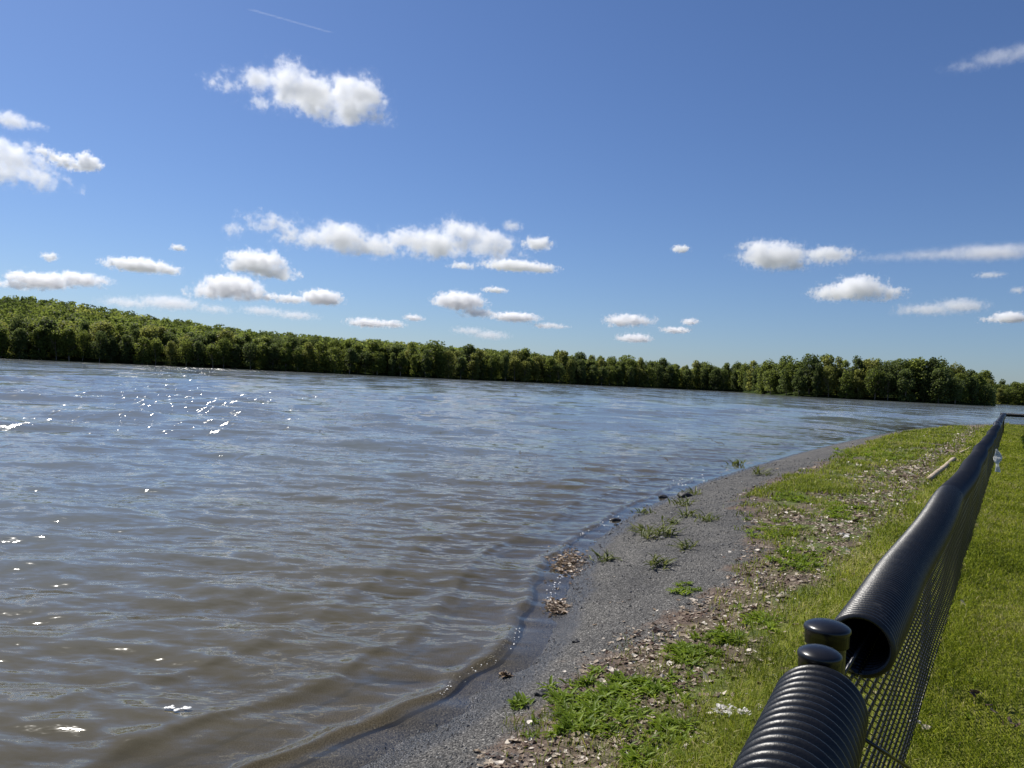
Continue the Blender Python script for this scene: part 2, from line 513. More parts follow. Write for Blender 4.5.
def crown_quads(n, h, w, z0, size, seed, flat=1.0):
    g = np.random.default_rng(seed)
    nl = max(6, int(20 * min(1, n / 800)))
    # lobes placed on an egg-shaped envelope
    t = g.random(nl); a = g.uniform(0, 2 * PI, nl)
    env = np.sin(PI * np.clip(.16 + .8 * t, 0, 1)) ** .75
    rad_ = w * .5 * env * g.uniform(.35, .75, nl)
    C = np.column_stack([np.cos(a) * rad_, np.sin(a) * rad_, z0 + (h - z0) * (.1 + .78 * t)])
    C = np.vstack([C, [[0, 0, h - w * .22], [0, 0, z0 + (h - z0) * .45], [w * .22, 0, h * .13], [-w * .2, w * .1, h * .1], [0, -w * .22, h * .12]]])
    if z0 > 1.5: C[-3:, 2] += h * .14
    lr = np.concatenate([w * g.uniform(.13, .25, nl), [w * .24, w * .36, w * .24, w * .22, w * .24]])
    pr = lr ** 2 / (lr ** 2).sum()
    li = g.choice(len(C), n, p=pr)
    u = g.normal(size=(n, 3)); u /= np.linalg.norm(u, axis=1)[:, None]
    rr = lr[li] * (1 - .45 * g.random(n) ** 2.2) * g.uniform(.9, 1.14, n)
    P_ = C[li] + u * rr[:, None] * np.array([1, 1, .9 * flat])
    P_[:, 2] = np.maximum(P_[:, 2], z0 * .25)
    nr = u + g.normal(0, .95, (n, 3)) + [0, 0, .3]; nr /= np.linalg.norm(nr, axis=1)[:, None]
    ax = np.cross(nr, g.normal(size=(n, 3))); ax /= np.linalg.norm(ax, axis=1)[:, None]
    bx = np.cross(nr, ax)
    s = size * g.uniform(.55, 1.25, n)
    k1, k2 = g.uniform(.6, 1, n), g.uniform(.6, 1, n)
    V = np.stack([P_ + ax * (s * k1)[:, None], P_ + bx * (s * k2)[:, None] + nr * (s * .25)[:, None], P_ - ax * (s * .9)[:, None], P_ - bx * (s * k1)[:, None] + nr * (s * .2)[:, None]], 1) 
    rn = np.repeat(np.clip(g.normal(.5, .22, n) + (li % 3 - 1) * .12, 0, 1), 4)
    return V.reshape(-1, 3), np.arange(4 * n).reshape(-1, 4), rn

TREE = []
for i in range(9):
    h, w = 10.0, [6.2, 5.4, 7.0, 5.0, 6.6, 4.4, 5.8, 7.4, 5.2][i]
    V, qd, rn = crown_quads(2300, h, w, [.6, 2.2, .5, .8, 2.6, .6, .4, 1.8, 1.0][i], .28, 100 + i)
    cm = {t_: mesh_data('crown', V, [qd], TONES[t_], False, {'rnd': rn}) for t_ in TONES}
    mb = MB()
    zs = np.linspace(-.3, h * .72, 9)
    pth = np.column_stack([.18 * np.sin(zs * .7 + i), .18 * np.cos(zs * .5 + i), zs])
    mb.tube(pth, np.linspace(.19, .04, 9), 8)
    g = np.random.default_rng(300 + i)
    for _ in range(7):
        zz = g.uniform(.25, .6) * h; a = g.uniform(0, 2 * PI); L = w * g.uniform(.25, .4)
        p0 = np.array([0, 0, zz]); p2 = p0 + [math.cos(a) * L, math.sin(a) * L, L * .8]; p1 = (p0 + p2) / 2 + [0, 0, -.12 * L]
        mb.tube([p0, p1, p2], [.075, .05, .02], 6)
    P3 = [np.concatenate(v) for v in mb.P.values() if v]
    tm = mesh_data('trunk', np.concatenate(mb.V), P3, m_bark, True)
    TREE.append((cm, tm))

TONE_W = {'dark': 'dark green', 'mid': 'mid green', 'pale': 'pale yellow-green'}
def place_tree(x, y, z, hgt_, where, row):
    tone = random.choices(['dark', 'mid', 'pale'], [.3, .48, .22] if row else [.34, .44, .22])[0]
    cm, tm = random.choice(TREE)
    t = empty('broadleaf_tree', (x, y, z))
    s = hgt_ / 10
    ws = random.uniform(.72, 1.32); t.scale = (s * ws * random.uniform(.92, 1.08), s * ws, s)
    t.rotation_euler = (0, 0, random.uniform(0, 2 * PI))
    for nm, me in (('crown', cm[tone]), ('trunk', tm)):
        o = bpy.data.objects.new(nm, me); COL.objects.link(o); o.parent = t
    pos_w = ['at the water', 'in the second row', 'in the third row'][row]
    tag(t, f'{TONE_W[tone]} broadleaf tree {pos_w} {where}', 'tree', f'trees {where}')

def where_of(px):
    if px < 330: return 'below the far left hill'
    if px < 620: return 'along the middle of the far shore'
    if px < 757: return 'in the cove beside the headland'
    if px < 987: return 'on the wooded headland at right'
    return 'on the distant shore past the headland'
px_of_az = lambda a: np.interp(a, [px_az(x) for x in range(-100, 1140, 20)], list(range(-100, 1140, 20)))
ntree = 0
for row, off in enumerate((2.0, 8.5, 15.5)):
    az = rad(-36) + random.uniform(0, .01)
    while az < rad(36.5):
        r = float(far_r(az)) + off + random.uniform(-1.5, 2.5)
        px = float(px_of_az(az))
        x, y = r * math.sin(az), r * math.cos(az)
        base = 11.0 if row == 0 else 13.2 + row * .3
        if 757 < px < 987:
            base *= 1.03 * float(np.interp(px, [757, 790, 940, 987], [.85, 1, 1, .72]))
        elif px >= 987: base *= .9
        elif px < 757: base *= 1.0
        h_ = base * random.uniform(.84, 1.14)
        place_tree(x, y, hz(x, y) - .1, h_, where_of(px), row)
        ntree += 1
        az += random.uniform(3.9, 6.7) * (1.0 if row else .95) / r
# radial edges of the headland
for px, r0, r1 in ((764, 345, 415), (985.5, 335, 400)):
    for r in np.arange(r0, r1, 9):
        az = px_az(px + random.uniform(-2, 2)); x, y = r * math.sin(az), r * math.cos(az)
        place_tree(x, y, hz(x, y) - .1, random.uniform(10, 13), where_of(px), 2); ntree += 1
print('trees', ntree)

# the wood behind the front rows, up the hill: one mass
m_wood = leafmat('wood_leaves', [(0, (.035, .05, .012)), (.3, (.07, .092, .018)), (.65, (.115, .14, .027)), (1, (.19, .2, .046))], .52, .65, .2, tboost=2.3)
protos = [crown_quads(230, 10, [6.5, 7.5, 5.2, 6.0][i], 2.0, .55, 900 + i) for i in range(4)]
VV, RN = [], []
cnt = 0
rr_ = 330.0
while rr_ < 760:
    st = 6.0 + (rr_ - 330) / 200
    for az in np.arange(rad(-40), rad(40), st / rr_):
        a = az + rng.normal(0, .3) * st / rr_; r = rr_ + rng.normal(0, 2.2)
        if r < far_r(a) + 20: continue
        if r > 470 and px_of_az(a) > 775 and r < 520: continue
        V, qd, rn = protos[rng.integers(4)]
        s = rng.uniform(.75, 1.22)
        c, s_ = math.cos(az * 77), math.sin(az * 77)
        x, y = r * math.sin(a), r * math.cos(a)
        Vt = np.column_stack([(V[:, 0] * c - V[:, 1] * s_) * s * 1.15 + x, (V[:, 0] * s_ + V[:, 1] * c) * s * 1.15 + y, V[:, 2] * s])
        VV.append((Vt, x, y)); RN.append(np.clip(rn * .45 + rng.normal(.27, .2) + .9 * (float(fbm(np.array([[x, y]]), .018, 9)[0]) - .5), 0, 1)); cnt += 1
    rr_ += st * .95
hh = height(np.array([[a[1], a[2]] for a in VV]))
VV = np.concatenate([np.column_stack([v[:, 0], v[:, 1], v[:, 2] + z - .3]) for (v, _, _), z in zip(VV, hh)])
wood = add('forest', VV, [np.arange(len(VV)).reshape(-1, 4)], m_wood, attrs={'rnd': np.concatenate(RN)})
tag(wood, 'dense green wood covering the hillside behind the far shore', 'forest', kind='stuff')
print('wood trees', cnt)

# ------------------------------------------------------------------ fence
m_black = plain('black_vinyl', (.009, .009, .0105), .29, .45, .3, 30)
m_wire = plain('black_coated_wire', (.018, .018, .02), .34, .55)
m_tube = None
mt, nt, out = new_mat('black_corrugated_plastic'); N = NT(nt)
pos = N.n('ShaderNodeNewGeometry').outputs['Position']
f1, _ = N.noise(pos, 14, 5, .65); f2, _ = N.noise(pos, 220, 2)
cc = N.ramp(f1, [(.35, (.004, .0042, .005)), (.62, (.0065, .007, .008)), (.74, (.05, .048, .046))])
b = N.n('ShaderNodeBsdfPrincipled', inp={'Base Color': cc, 'Roughness': N.math('ADD', .28, N.math('MULTIPLY', f1, .24)), 'Specular IOR Level': .5})
bp = N.n('ShaderNodeBump', inp={'Strength': .12, 'Distance': .004, 'Height': f2}); N.set(b.inputs['Normal'], bp.outputs[0])
nt.links.new(b.outputs[0], out.inputs[0]); m_tube = mt

V_POST = 1.92                                                   # where the pair of end posts stands
V_END = 43.0
RAIL = .945
fence = empty('chain_link_fence', fpt(V_POST, 0, 0))
tag(fence, 'black chain-link fence with domed posts between lawn and gravel shore', 'fence')
FO = np.array(fence.location)

def fbuild(mb, name, mat, smooth=True):
    mb.V = [v - FO for v in mb.V]
    return mb.build(name, mat, fence, smooth)

def chain_panel(v0, v1, z0, z1, frame=None, thick=.0050, pitch=.055):
    """zig-zag wires woven side by side; frame(v, s, z) gives the place"""
    fr = frame or fpt
    half = pitch / 2; stepz = half
    nz = int((z1 - z0) / stepz)
    mb = MB(); Vs, Qs, base = [], [], 0
    for j, v in enumerate(np.arange(v0, v1, pitch)):
        far_ = v > 16
        n = 3 if far_ else 4
        r = thick
        pts = []
        for i in range(nz + 1):
            # each wire zig-zags against its neighbours and hooks round them
            vv = v + (half if i % 2 else -half) * 1.04
            ss = .004 * (1 if i % 2 else -1)
            pts.append(fr(vv, ss + .007 * math.sin(v * 2.1) * math.sin(i * .3), z0 + i * stepz))
        pts = np.array(pts)
        a = np.linspace(0, 2 * PI, n, endpoint=False) + .5
        T = np.gradient(pts, axis=0); T /= np.linalg.norm(T, axis=1)[:, None]
        side = np.array([FR[0], FR[1], 0]) if frame is None else np.array([FD[0], FD[1], 0])
        Bv = np.cross(T, side); Bv /= np.linalg.norm(Bv, axis=1)[:, None]
        ring = side[None, None, :] * np.cos(a)[None, :, None] + Bv[:, None, :] * np.sin(a)[None, :, None]
        Vs.append((pts[:, None, :] + ring * r).reshape(-1, 3))
        i = np.arange(nz)[:, None] * n; jj = np.arange(n)[None, :]; kk = (jj + 1) % n
        Qs.append(np.stack([i + jj, i + kk, i + n + kk, i + n + jj], -1).reshape(-1, 4) + base)
        base += (nz + 1) * n
    mb.V = Vs; mb.P[4] = Qs; mb.n = base
    return mb

CORNER = fpt(V_END)
def fret(v, s, z):                                              # the return run at the far end
    p = CORNER[:2] + FR * v + FD * s
    return np.array([p[0], p[1], z])

fbuild(chain_panel(.55, V_POST - .1, .03, RAIL), 'chain_link_panel', m_wire)
fbuild(chain_panel(V_POST + .02, V_END, .03, RAIL), 'chain_link_panel', m_wire)
fbuild(chain_panel(.03, 4.2, .03, RAIL, frame=fret, thick=.0062, pitch=.029), 'chain_link_panel', m_wire)
for path in ([at_depth(797, 776, 1.38) - [0, 0, .02], at_depth(822, 706, 1.64) - [0, 0, .02]], [fpt(V_POST + .75, 0, RAIL), fpt(V_END, 0, RAIL)], [fret(0, 0, RAIL), fret(4.2, 0, RAIL)]):
    mb = MB(); mb.tube(path, .021, 10); fbuild(mb, 'top_rail', m_black)
for f0, f1_ in ((fpt(.5, 0, .05), fpt(V_END, 0, .05)), (fret(0, 0, .05), fret(4.2, 0, .05))):
    mb = MB(); mb.tube([f0, f1_], .0035, 6); fbuild(mb, 'tension_wire', m_wire)
for v in list(np.arange(V_POST + 3.0, V_END - 1, 3.05)):
    p = fpt(v, -.028); mb = MB(); mb.lathe(p, [(0, RAIL - .02), (.021, RAIL - .02), (.021, -.1)][::-1], 12); fbuild(mb, 'line_post', m_black)
for p in (CORNER, fret(.85, 0, 0), fret(3.2, 0, 0)):
    mb = MB(); mb.lathe(p, [(.034, -.1), (.034, RAIL + .03), (.04, RAIL + .035), (.03, RAIL + .06), (0, RAIL + .07)], 14); fbuild(mb, 'line_post', m_black)
# the two end posts with domed caps, side by side
def end_post(px, py, dep, rcap):
    c = at_depth(px, py, dep)                                   # middle of the dome
    mb = MB(); rp = rcap * .84
    mb.lathe((c[0], c[1], 0), [(rp, -.1), (rp, c[2] - .020)], 32)
    po = fbuild(mb, 'end_post', m_black)
    mb = MB()
    k = rcap
    mb.lathe((c[0], c[1], c[2]), [(k * .93, -.040), (k * .955, -.043), (k * .965, -.014), (k * 1.0, -.012), (k * 1.025, -.006), (k * 1.0, -.001),
                                  (k * .90, .003), (k * .74, .0075), (k * .5, .0115), (k * .25, .0135), (.0005, .014)], 40)
    cap = mb.build('post_cap', m_black, None)
    cap.data.transform(Matrix.Translation(-Vector(FO))); cap.parent = po
    return c
c1 = end_post(827.5, 626, 1.86, .0530)
c2 = end_post(820, 652.5, 1.70, .0465)
print('caps', c1, c2)
# truss rod from under the near cover down to the foot of the fence
mb = MB(); mb.tube([at_depth(858, 735, 1.62), at_depth(915, 772, 1.72)], .0042, 8); fbuild(mb, 'truss_rod', m_black)

# corrugated pipe covers lying over the rail: each one a thing
def pipe(path_fn, v0, v1, name_label, seed, R_=.086, near_to=99.0, pitch=.0225, depth_=.0048):
    vs = [v0]
    while vs[-1] < v1:
        v = vs[-1]
        vs.append(v + (pitch / 8 if v < 6 else pitch / 4))
    vs = np.array(vs)
    path = np.array([path_fn(v) for v in vs])
    wav = np.cos(2 * PI * vs / pitch)
    wav = np.sign(wav) * np.abs(wav) ** .9
    amp = np.where(vs < near_to, depth_, 0)
    rr = R_ + wav * amp
    T = np.gradient(path, axis=0); T /= np.linalg.norm(T, axis=1)[:, None]
    Aa = np.cross(T, [0, 0, 1.0]); Aa /= np.linalg.norm(Aa, axis=1)[:, None]
    Bb = np.cross(Aa, T)
    n = 40 if v0 < 10 and name_label[0] != 's' else 18
    gap = rad(.7)                                               # the pipe is slit along its underside
    a = np.linspace(-PI / 2 + gap, 1.5 * PI - gap, n)
    ring = Aa[:, None, :] * np.cos(a)[None, :, None] + Bb[:, None, :] * np.sin(a)[None, :, None]
    m_ = len(vs)
    Vo = (path[:, None, :] + ring * rr[:, None, None]).reshape(-1, 3)
    Vi = (path[:, None, :] + ring * (rr - .0045)[:, None, None]).reshape(-1, 3)
    i = np.arange(m_ - 1)[:, None] * n; j = np.arange(n - 1)[None, :]
    qo = np.stack([i + j, i + j + 1, i + n + j + 1, i + n + j], -1).reshape(-1, 4)
    qi = qo[:, ::-1] + m_ * n
    e = []
    for j in range(n - 1):                                      # the two open ends
        e.append((j + 1, j, m_ * n + j, m_ * n + j + 1))
        k0 = (m_ - 1) * n
        e.append((k0 + j, k0 + j + 1, m_ * n + k0 + j + 1, m_ * n + k0 + j))
    for i_ in range(m_ - 1):                                    # the lips of the slit
        a0, a1 = i_ * n, (i_ + 1) * n
        e.append((a0, a1, m_ * n + a1, m_ * n + a0))
        e.append((a1 + n - 1, a0 + n - 1, m_ * n + a0 + n - 1, m_ * n + a1 + n - 1))
    o = add('corrugated_pipe', np.vstack([Vo, Vi]), [np.vstack([qo, qi, e])], m_tube, smooth=True, loc=path[0])
    tag(o, name_label, 'pipe cover', 'corrugated pipe covers on the fence rail')
    return o

# near cover: runs up out of the bottom of the picture
pa = at_depth(820, 703, 1.66); pb = at_depth(794, 775, 1.36)
dirn = (pa - pb) / np.linalg.norm(pa - pb)
L1 = np.linalg.norm(pa - pb)
pipe(lambda v: pb + dirn * (v - .55) + np.array([0, 0, -.012]) * math.sin((v) * 2.0), -.1, .55 + L1, 'thick black corrugated pipe cover nearest the camera, below the domed posts', 1, R_=.088, pitch=.034, depth_=.0095)
# second cover: long, sagging a little between posts, its near end hanging off
e0 = at_depth(860, 646, 2.04)
def path2(v):
    base = fpt(v, .008, .958 + .012 * math.cos(2 * PI * (v - V_POST - .2) / 3.05))
    base[:2] += FR * (.011 * math.sin(2 * PI * (v - 1.2) / 3.05 + .5) + .008 * math.sin(v * .9))
    t = np.clip((v - 2.1) / 1.3, 0, 1); t = t * t * (3 - 2 * t)
    want = e0 + np.array([FD[0], FD[1], 0]) * (v - V2)
    return want * (1 - t) + base * t
V2 = float(e0[:2] @ FD)
pipe(path2, V2, 22.5, 'long black corrugated pipe cover with open end, sagging along the fence', 2, R_=.080, pitch=.027, depth_=.0075)
def path3(v):
    b_ = fpt(v, .012 * math.sin(v * 1.7), .97 + .03 * math.cos(2 * PI * v / 3.05)); return b_
pipe(path3, 22.75, V_END - .35, 'distant black pipe cover between the gap and the fence corner', 3)
def path4(v):
    if v < 0: return fpt(V_END + v, 0, 1.04)
    return fret(v, 0, 1.04)
pipe(lambda v: fret(v - .15, 0, .99), 0.0, 4.3, 'short black pipe cover on the fence return running right', 4)

# white plastic strip tied to the fence
m_white = plain('white_plastic', (.72, .72, .7), .45, .5, .12, 20)
m_sheet = leafmat('white_sheet', [(0, (.85, .85, .83)), (1, (.85, .85, .83))], .5, .5, .3)
tp = at_depth(996.3, 449, 16.5); bt = at_depth(998.5, 472, 16.2)
n = 9; V = []
for i in range(n):
    t = i / (n - 1); c = tp * (1 - t) + bt * t
    wv = (.04 + .03 * math.sin(PI * min(1, t * 1.05))) * (1 + .15 * math.sin(t * 17))
    for s in (-1, 0, 1):
        V.append(c + np.array([s * wv + .02 * math.sin(t * 5), .05 * math.sin(t * 9 + s * 1.9), 0]))
V = np.array(V); V2_ = V + np.array([0, .004, 0])
q1 = [(i * 3 + j, i * 3 + j + 1, i * 3 + j + 4, i * 3 + j + 3) for i in range(n - 1) for j in (0, 1)]
o = add('plastic_strip', np.vstack([V, V2_]), [np.vstack([q1, np.array(q1)[:, ::-1] + len(V)])], m_sheet, smooth=True, loc=tp)
tag(o, 'crumpled white plastic strip hanging on the lawn side of the fence', 'plastic strip')

# ------------------------------------------------------------------ timbers along the planting edge
m_timber = plain('weathered_timber', (.42, .34, .25), .85, .2, .3, 5, .4, 40)
def timber(pxa, pxb, rr_, label):
    a = ground_at(*pxa, 0); b_ = ground_at(*pxb, 0)
    n = 14; pth = [a + (b_ - a) * t + np.array([0, 0, rr_ * .55 + .008 * math.sin(t * 9)]) for t in np.linspace(0, 1, n)]
    mb = MB(); mb.tube(pth, rr_ * (1 + .08 * np.sin(np.arange(n) * 2.3)), 9)
    o = mb.build('landscape_timber', m_timber, loc=a); tag(o, label, 'timber', 'timbers edging the leaf strip')
timber((929, 481), (954, 460), .055, 'longer pale weathered timber lying between leaf strip and grass')
timber((961, 453.5), (971, 448), .04, 'shorter pale timber farther along the edge of the leaf strip')

# ------------------------------------------------------------------ ground cover
def spread(n, r0, r1, a0, a1, p=1.0):
    """points in the near sector, thinner with distance: density ~ r^-p"""
    u = rng.random(n)
    e = 2 - p
    r = (r0 ** e + u * (r1 ** e - r0 ** e)) ** (1 / e) if abs(e) > 1e-6 else r0 * (r1 / r0) ** u
    a = rng.uniform(a0, a1, n)
    return np.column_stack([r * np.sin(a), r * np.cos(a)]), r

def blades(P, z, h, w, lean, tipbend, seed):
    g = np.random.default_rng(seed); n = len(P)
    a = g.uniform(0, 2 * PI, n); la = g.uniform(0, 2 * PI, n)
    side = np.column_stack([np.cos(a), np.sin(a), np.zeros(n)])
    ld = np.column_stack([np.cos(la), np.sin(la), np.zeros(n)]) * (lean * h)[:, None]
    B = np.column_stack([P, z - .006])
    M = B + ld * .35 + np.array([0, 0, 1]) * (h * .6)[:, None]
    T = B + ld * (1 + tipbend) + np.array([0, 0, 1]) * (h * (1 - .25 * lean))[:, None]
    V = np.stack([B - side * (w * .5)[:, None], B + side * (w * .5)[:, None], M + side * (w * .42)[:, None], M - side * (w * .42)[:, None], T], 1).reshape(-1, 3)
    i = np.arange(n) * 5
    return V, np.stack([i, i + 1, i + 2, i + 3], 1), np.stack([i + 3, i + 2, i + 4], 1)

GR = [(0, (.07, .09, .01)), (.3, (.16, .20, .014)), (.62, (.26, .31, .024)), (.84, (.36, .36, .06)), (1, (.5, .43, .2))]
m_lawn = leafmat('lawn_blades', [(0, (.09, .115, .01)), (.3, (.25, .305, .018)), (.62, (.40, .435, .034)), (.85, (.4, .4, .09)), (1, (.55, .48, .22))], .46, .55, .25, tboost=1.25)
m_grass = leafmat('grass_blades', GR, .4, .5, .3, tboost=1.25)

def zones(P):
    return P @ FR + FS, sdist(P, VEG, VEGPOLY), sdist(P, SHORE, LAND)

# leaf-litter density, used both for the leaves and to thin the grass
SPOTS = [(640, 640, 36, 20), (598, 668, 30, 18), (560, 748, 40, 18), (530, 764, 34, 14), (655, 705, 45, 10), (705, 612, 44, 14), (690, 640, 40, 14),
         (786, 516, 26, 9), (758, 553, 26, 10), (817, 541, 22, 9), (893, 518, 16, 7), (870, 486, 20, 10), (765, 600, 30, 10), (735, 655, 30, 9),
         (800, 575, 24, 8), (620, 600, 10, 5), (845, 500, 20, 6), (680, 735, 34, 9), (905, 470, 16, 6), (850, 545, 14, 6)]
SPW = []
for x, y, rx, ry in SPOTS:
    c = ground_at(x, y); e1 = ground_at(x + rx, y); e2 = ground_at(x, y - ry)
    SPW.append((c[:2], np.linalg.norm(e1 - c), np.linalg.norm(e2 - c)))
def litter(P, lat):
    band = np.exp(-((lat + 1.38 + .25 * (vnoise(P, .8, 3) - .5)) / .36) ** 2) * (.6 + 1.0 * fbm(P, 1.1, 77))
    rd = P / np.hypot(P[:, 0], P[:, 1])[:, None]
    s = np.zeros(len(P))
    for c, rx, ry in SPW:
        q_ = P - c; al = (q_ * rd).sum(1); ac = q_[:, 0] * rd[:, 1] - q_[:, 1] * rd[:, 0]
        s = np.maximum(s, np.exp(-1.1 * ((ac / rx) ** 2 + (al / ry) ** 2)))
    return np.clip(np.maximum(band, s), 0, 1)

# mown lawn on the right of the fence, and the strip on its left
P, r = spread(520000, 1.7, 62, rad(14), rad(36), 1.45)
lat, g_, d_ = zones(P)
ok = (lat > -.02) & in_view(P, 0, 25, 40) & (rng.random(len(P)) < .35 + .65 * fbm(P, 2.2, 8) * 1.3)
P, r = P[ok], r[ok]
z = height(P)
h = rng.uniform(.03, .062, len(P)) * (1 + .02 * r) * (.8 + .45 * vnoise(P, 1.3, 50)) * np.where(lat[ok] < .13, rng.uniform(1.1, 2.3, len(P)), 1)
w = .0032 * (.8 + .4 * rng.random(len(P))) * np.clip(r / 4, 1, 9)
V, qd, td = blades(P, z, h, w, rng.uniform(.2, 1.0, len(P)), .3, 11)
col = np.clip(.46 + .8 * (fbm(P, 2.2, 20) - .5) + .5 * (fbm(P, .5, 140) - .5) + rng.normal(0, .24, len(P)), 0, 1)
lawn = add('lawn_grass', V, [qd, td], m_lawn, attrs={'rnd': np.repeat(col, 5)})
tag(lawn, 'short mown green lawn grass to the right of the fence', 'grass', kind='stuff')
print('lawn', len(P))

P, r = spread(620000, 2.0, 62, rad(-22), rad(35), 1.35)
lat, g_, d_ = zones(P)
lit = litter(P, lat)
patch = fbm(P, 1.5, 40)
strip = np.clip((lat + 1.12) / .25, 0, 1)
edge = np.clip((g_ + (fbm(P, 2.6, 12) - .5) * 1.0) / .35, 0, 1)
dens = np.maximum(strip * (.55 + .7 * patch), np.clip((patch - .33) * 4.2, 0, 1.0)) * edge * (1 - .8 * np.clip(lit * 1.25, 0, 1))
dens = np.where(d_ < .15, 0, dens)
ok = (lat < .02) & in_view(P, 0, 25, 40) & (rng.random(len(P)) < dens)
P, r, lat, patch, strip = P[ok], r[ok], lat[ok], patch[ok], strip[ok]
z = height(P)
h = rng.uniform(.035, .085, len(P)) * (.55 + 1.1 * patch) * (1 + .012 * r)
w = .004 * (.7 + .6 * rng.random(len(P))) * np.clip(r / 4.5, 1, 8)
V, qd, td = blades(P, z, h, w, rng.uniform(.25, 1.0, len(P)), .35, 12)
col = np.clip(.48 + 1.0 * (fbm(P, 1.2, 66) - .5) + rng.normal(0, .25, len(P)), 0, 1)
bank = add('bank_grass', V, [qd, td], m_grass, attrs={'rnd': np.repeat(col, 5)})
tag(bank, 'patchy green grass and weeds between the gravel and the fence', 'grass', kind='stuff')
print('bank', len(P))

# fallen leaves
def leaves(P, z, size, tilt, seed, lift=.012):
    g = np.random.default_rng(seed); n = len(P)
    a = g.uniform(0, 2 * PI, n)
    ax = np.column_stack([np.cos(a), np.sin(a), g.normal(0, tilt, n)]); ax /= np.linalg.norm(ax, axis=1)[:, None]
    up = np.column_stack([g.normal(0, tilt, n), g.normal(0, tilt, n), np.ones(n)])
    bx = np.cross(up, ax); bx /= np.linalg.norm(bx, axis=1)[:, None]
    nz = np.cross(ax, bx)
    C = np.column_stack([P, z + lift * g.uniform(.3, 1.6, n)])
    s = size; wd_ = s * g.uniform(.26, .44, n); cu = g.normal(.05, .25, n); fo = g.uniform(-.1, .45, n)
    K = 8; V = np.zeros((n, K + 1, 3)); V[:, K] = C
    for k_ in range(K):
        th = 2 * PI * k_ / K
        rr_ = g.uniform(.72, 1.12, n) * (1.15 if k_ == 0 else 1)
        u_, w_ = np.cos(th) * rr_ * .52 * s, np.sin(th) * rr_ * wd_
        V[:, k_] = C + ax * u_[:, None] + bx * w_[:, None] + nz * (cu * u_ * u_ / s * 2 + fo * np.abs(w_) + g.normal(0, .05, n) * s)[:, None]
    i = np.arange(n) * (K + 1)
    t = np.concatenate([np.stack([i + k_, i + (k_ + 1) % K, i + K], 1) for k_ in range(K)])
    return V.reshape(-1, 3), t
LF = [(0, (.05, .03, .02)), (.25, (.13, .08, .055)), (.5, (.27, .205, .14)), (.8, (.50, .42, .32)), (1, (.75, .68, .58))]
m_litter = leafmat('dry_leaves', LF, .15, .6, .3)
P, r = spread(330000, 2.0, 60, rad(-22), rad(34.5), 1.05)
lat, g_, d_ = zones(P)
lit = litter(P, lat)
pr = np.clip(lit ** 1.4 * .75, 0, .6) * np.clip((g_ + .35) / .25, .12, 1) + .075 * (g_ > -.1) * (lat < -.9) + .015 * (g_ > -.1) + .0012 * (d_ > .2)
ok = (lat < -.05) & (d_ > .1) & in_view(P, 0, 25, 40) & (rng.random(len(P)) < pr)
P, r = P[ok], r[ok]
z = height(P)
V, t = leaves(P, z, np.exp(rng.normal(math.log(.033), .38, len(P))) * np.clip(r / 9, 1, 2.0), .24, 21, .006)
lt = add('leaf_litter', V, [t], m_litter, attrs={'rnd': np.repeat(np.clip(rng.normal(.52, .26, len(P)), 0, 1), 9)})
tag(lt, 'dry tan and brown fallen leaves scattered over the bank', 'fallen leaves', kind='stuff')
print('leaves', len(P))

# loose stones on the gravel
m_stone = plain('pebble', (.12, .118, .115), .8, .3, .5, 25)
mt, nt, out = new_mat('pebbles'); N = NT(nt)
b = N.n('ShaderNodeBsdfPrincipled', inp={'Base Color': N.ramp(N.attr('rnd'), [(0, (.045, .045, .045)), (.6, (.13, .127, .12)), (.92, (.25, .24, .22)), (1, (.6, .58, .54))]), 'Roughness': .75})
nt.links.new(b.outputs[0], out.inputs[0])
P, r = spread(60000, 2.2, 22, rad(-24), rad(22), 1.5)
lat, g_, d_ = zones(P)
ok = (d_ > -.35) & (g_ < .25) & in_view(P, -.2, 20, 40)
P, r = P[ok], r[ok]; n = len(P); z = height(P)
s = np.exp(rng.normal(math.log(.0042), .4, n)) * np.clip(r / 6, 1, 2)
oct_ = np.array([[1, 0, 0], [-1, 0, 0], [0, 1, 0], [0, -1, 0], [0, 0, 1], [0, 0, -1]], float)
of = np.array([[0, 2, 4], [2, 1, 4], [1, 3, 4], [3, 0, 4], [2, 0, 5], [1, 2, 5], [3, 1, 5], [0, 3, 5]])
V = oct_[None] * (s[:, None] * rng.uniform(.6, 1.4, (n, 6)))[:, :, None] * np.array([1, 1, .7])
ca, sa = np.cos(rng.uniform(0, 6.28, n)), np.sin(rng.uniform(0, 6.28, n))
V = np.stack([V[..., 0] * ca[:, None] - V[..., 1] * sa[:, None], V[..., 0] * sa[:, None] + V[..., 1] * ca[:, None], V[..., 2]], -1)
V += np.column_stack([P, z + s * .25])[:, None, :]
t = (np.arange(n)[:, None, None] * 6 + of[None]).reshape(-1, 3)
pb_ = add('pebbles', V.reshape(-1, 3), [t], mt, smooth=False, attrs={'rnd': np.repeat(np.clip(rng.beta(2, 3, n), 0, 1), 6)})
tag(pb_, 'small dark grey stones loose on the gravel beach', 'gravel', kind='stuff')
print('pebbles', n)

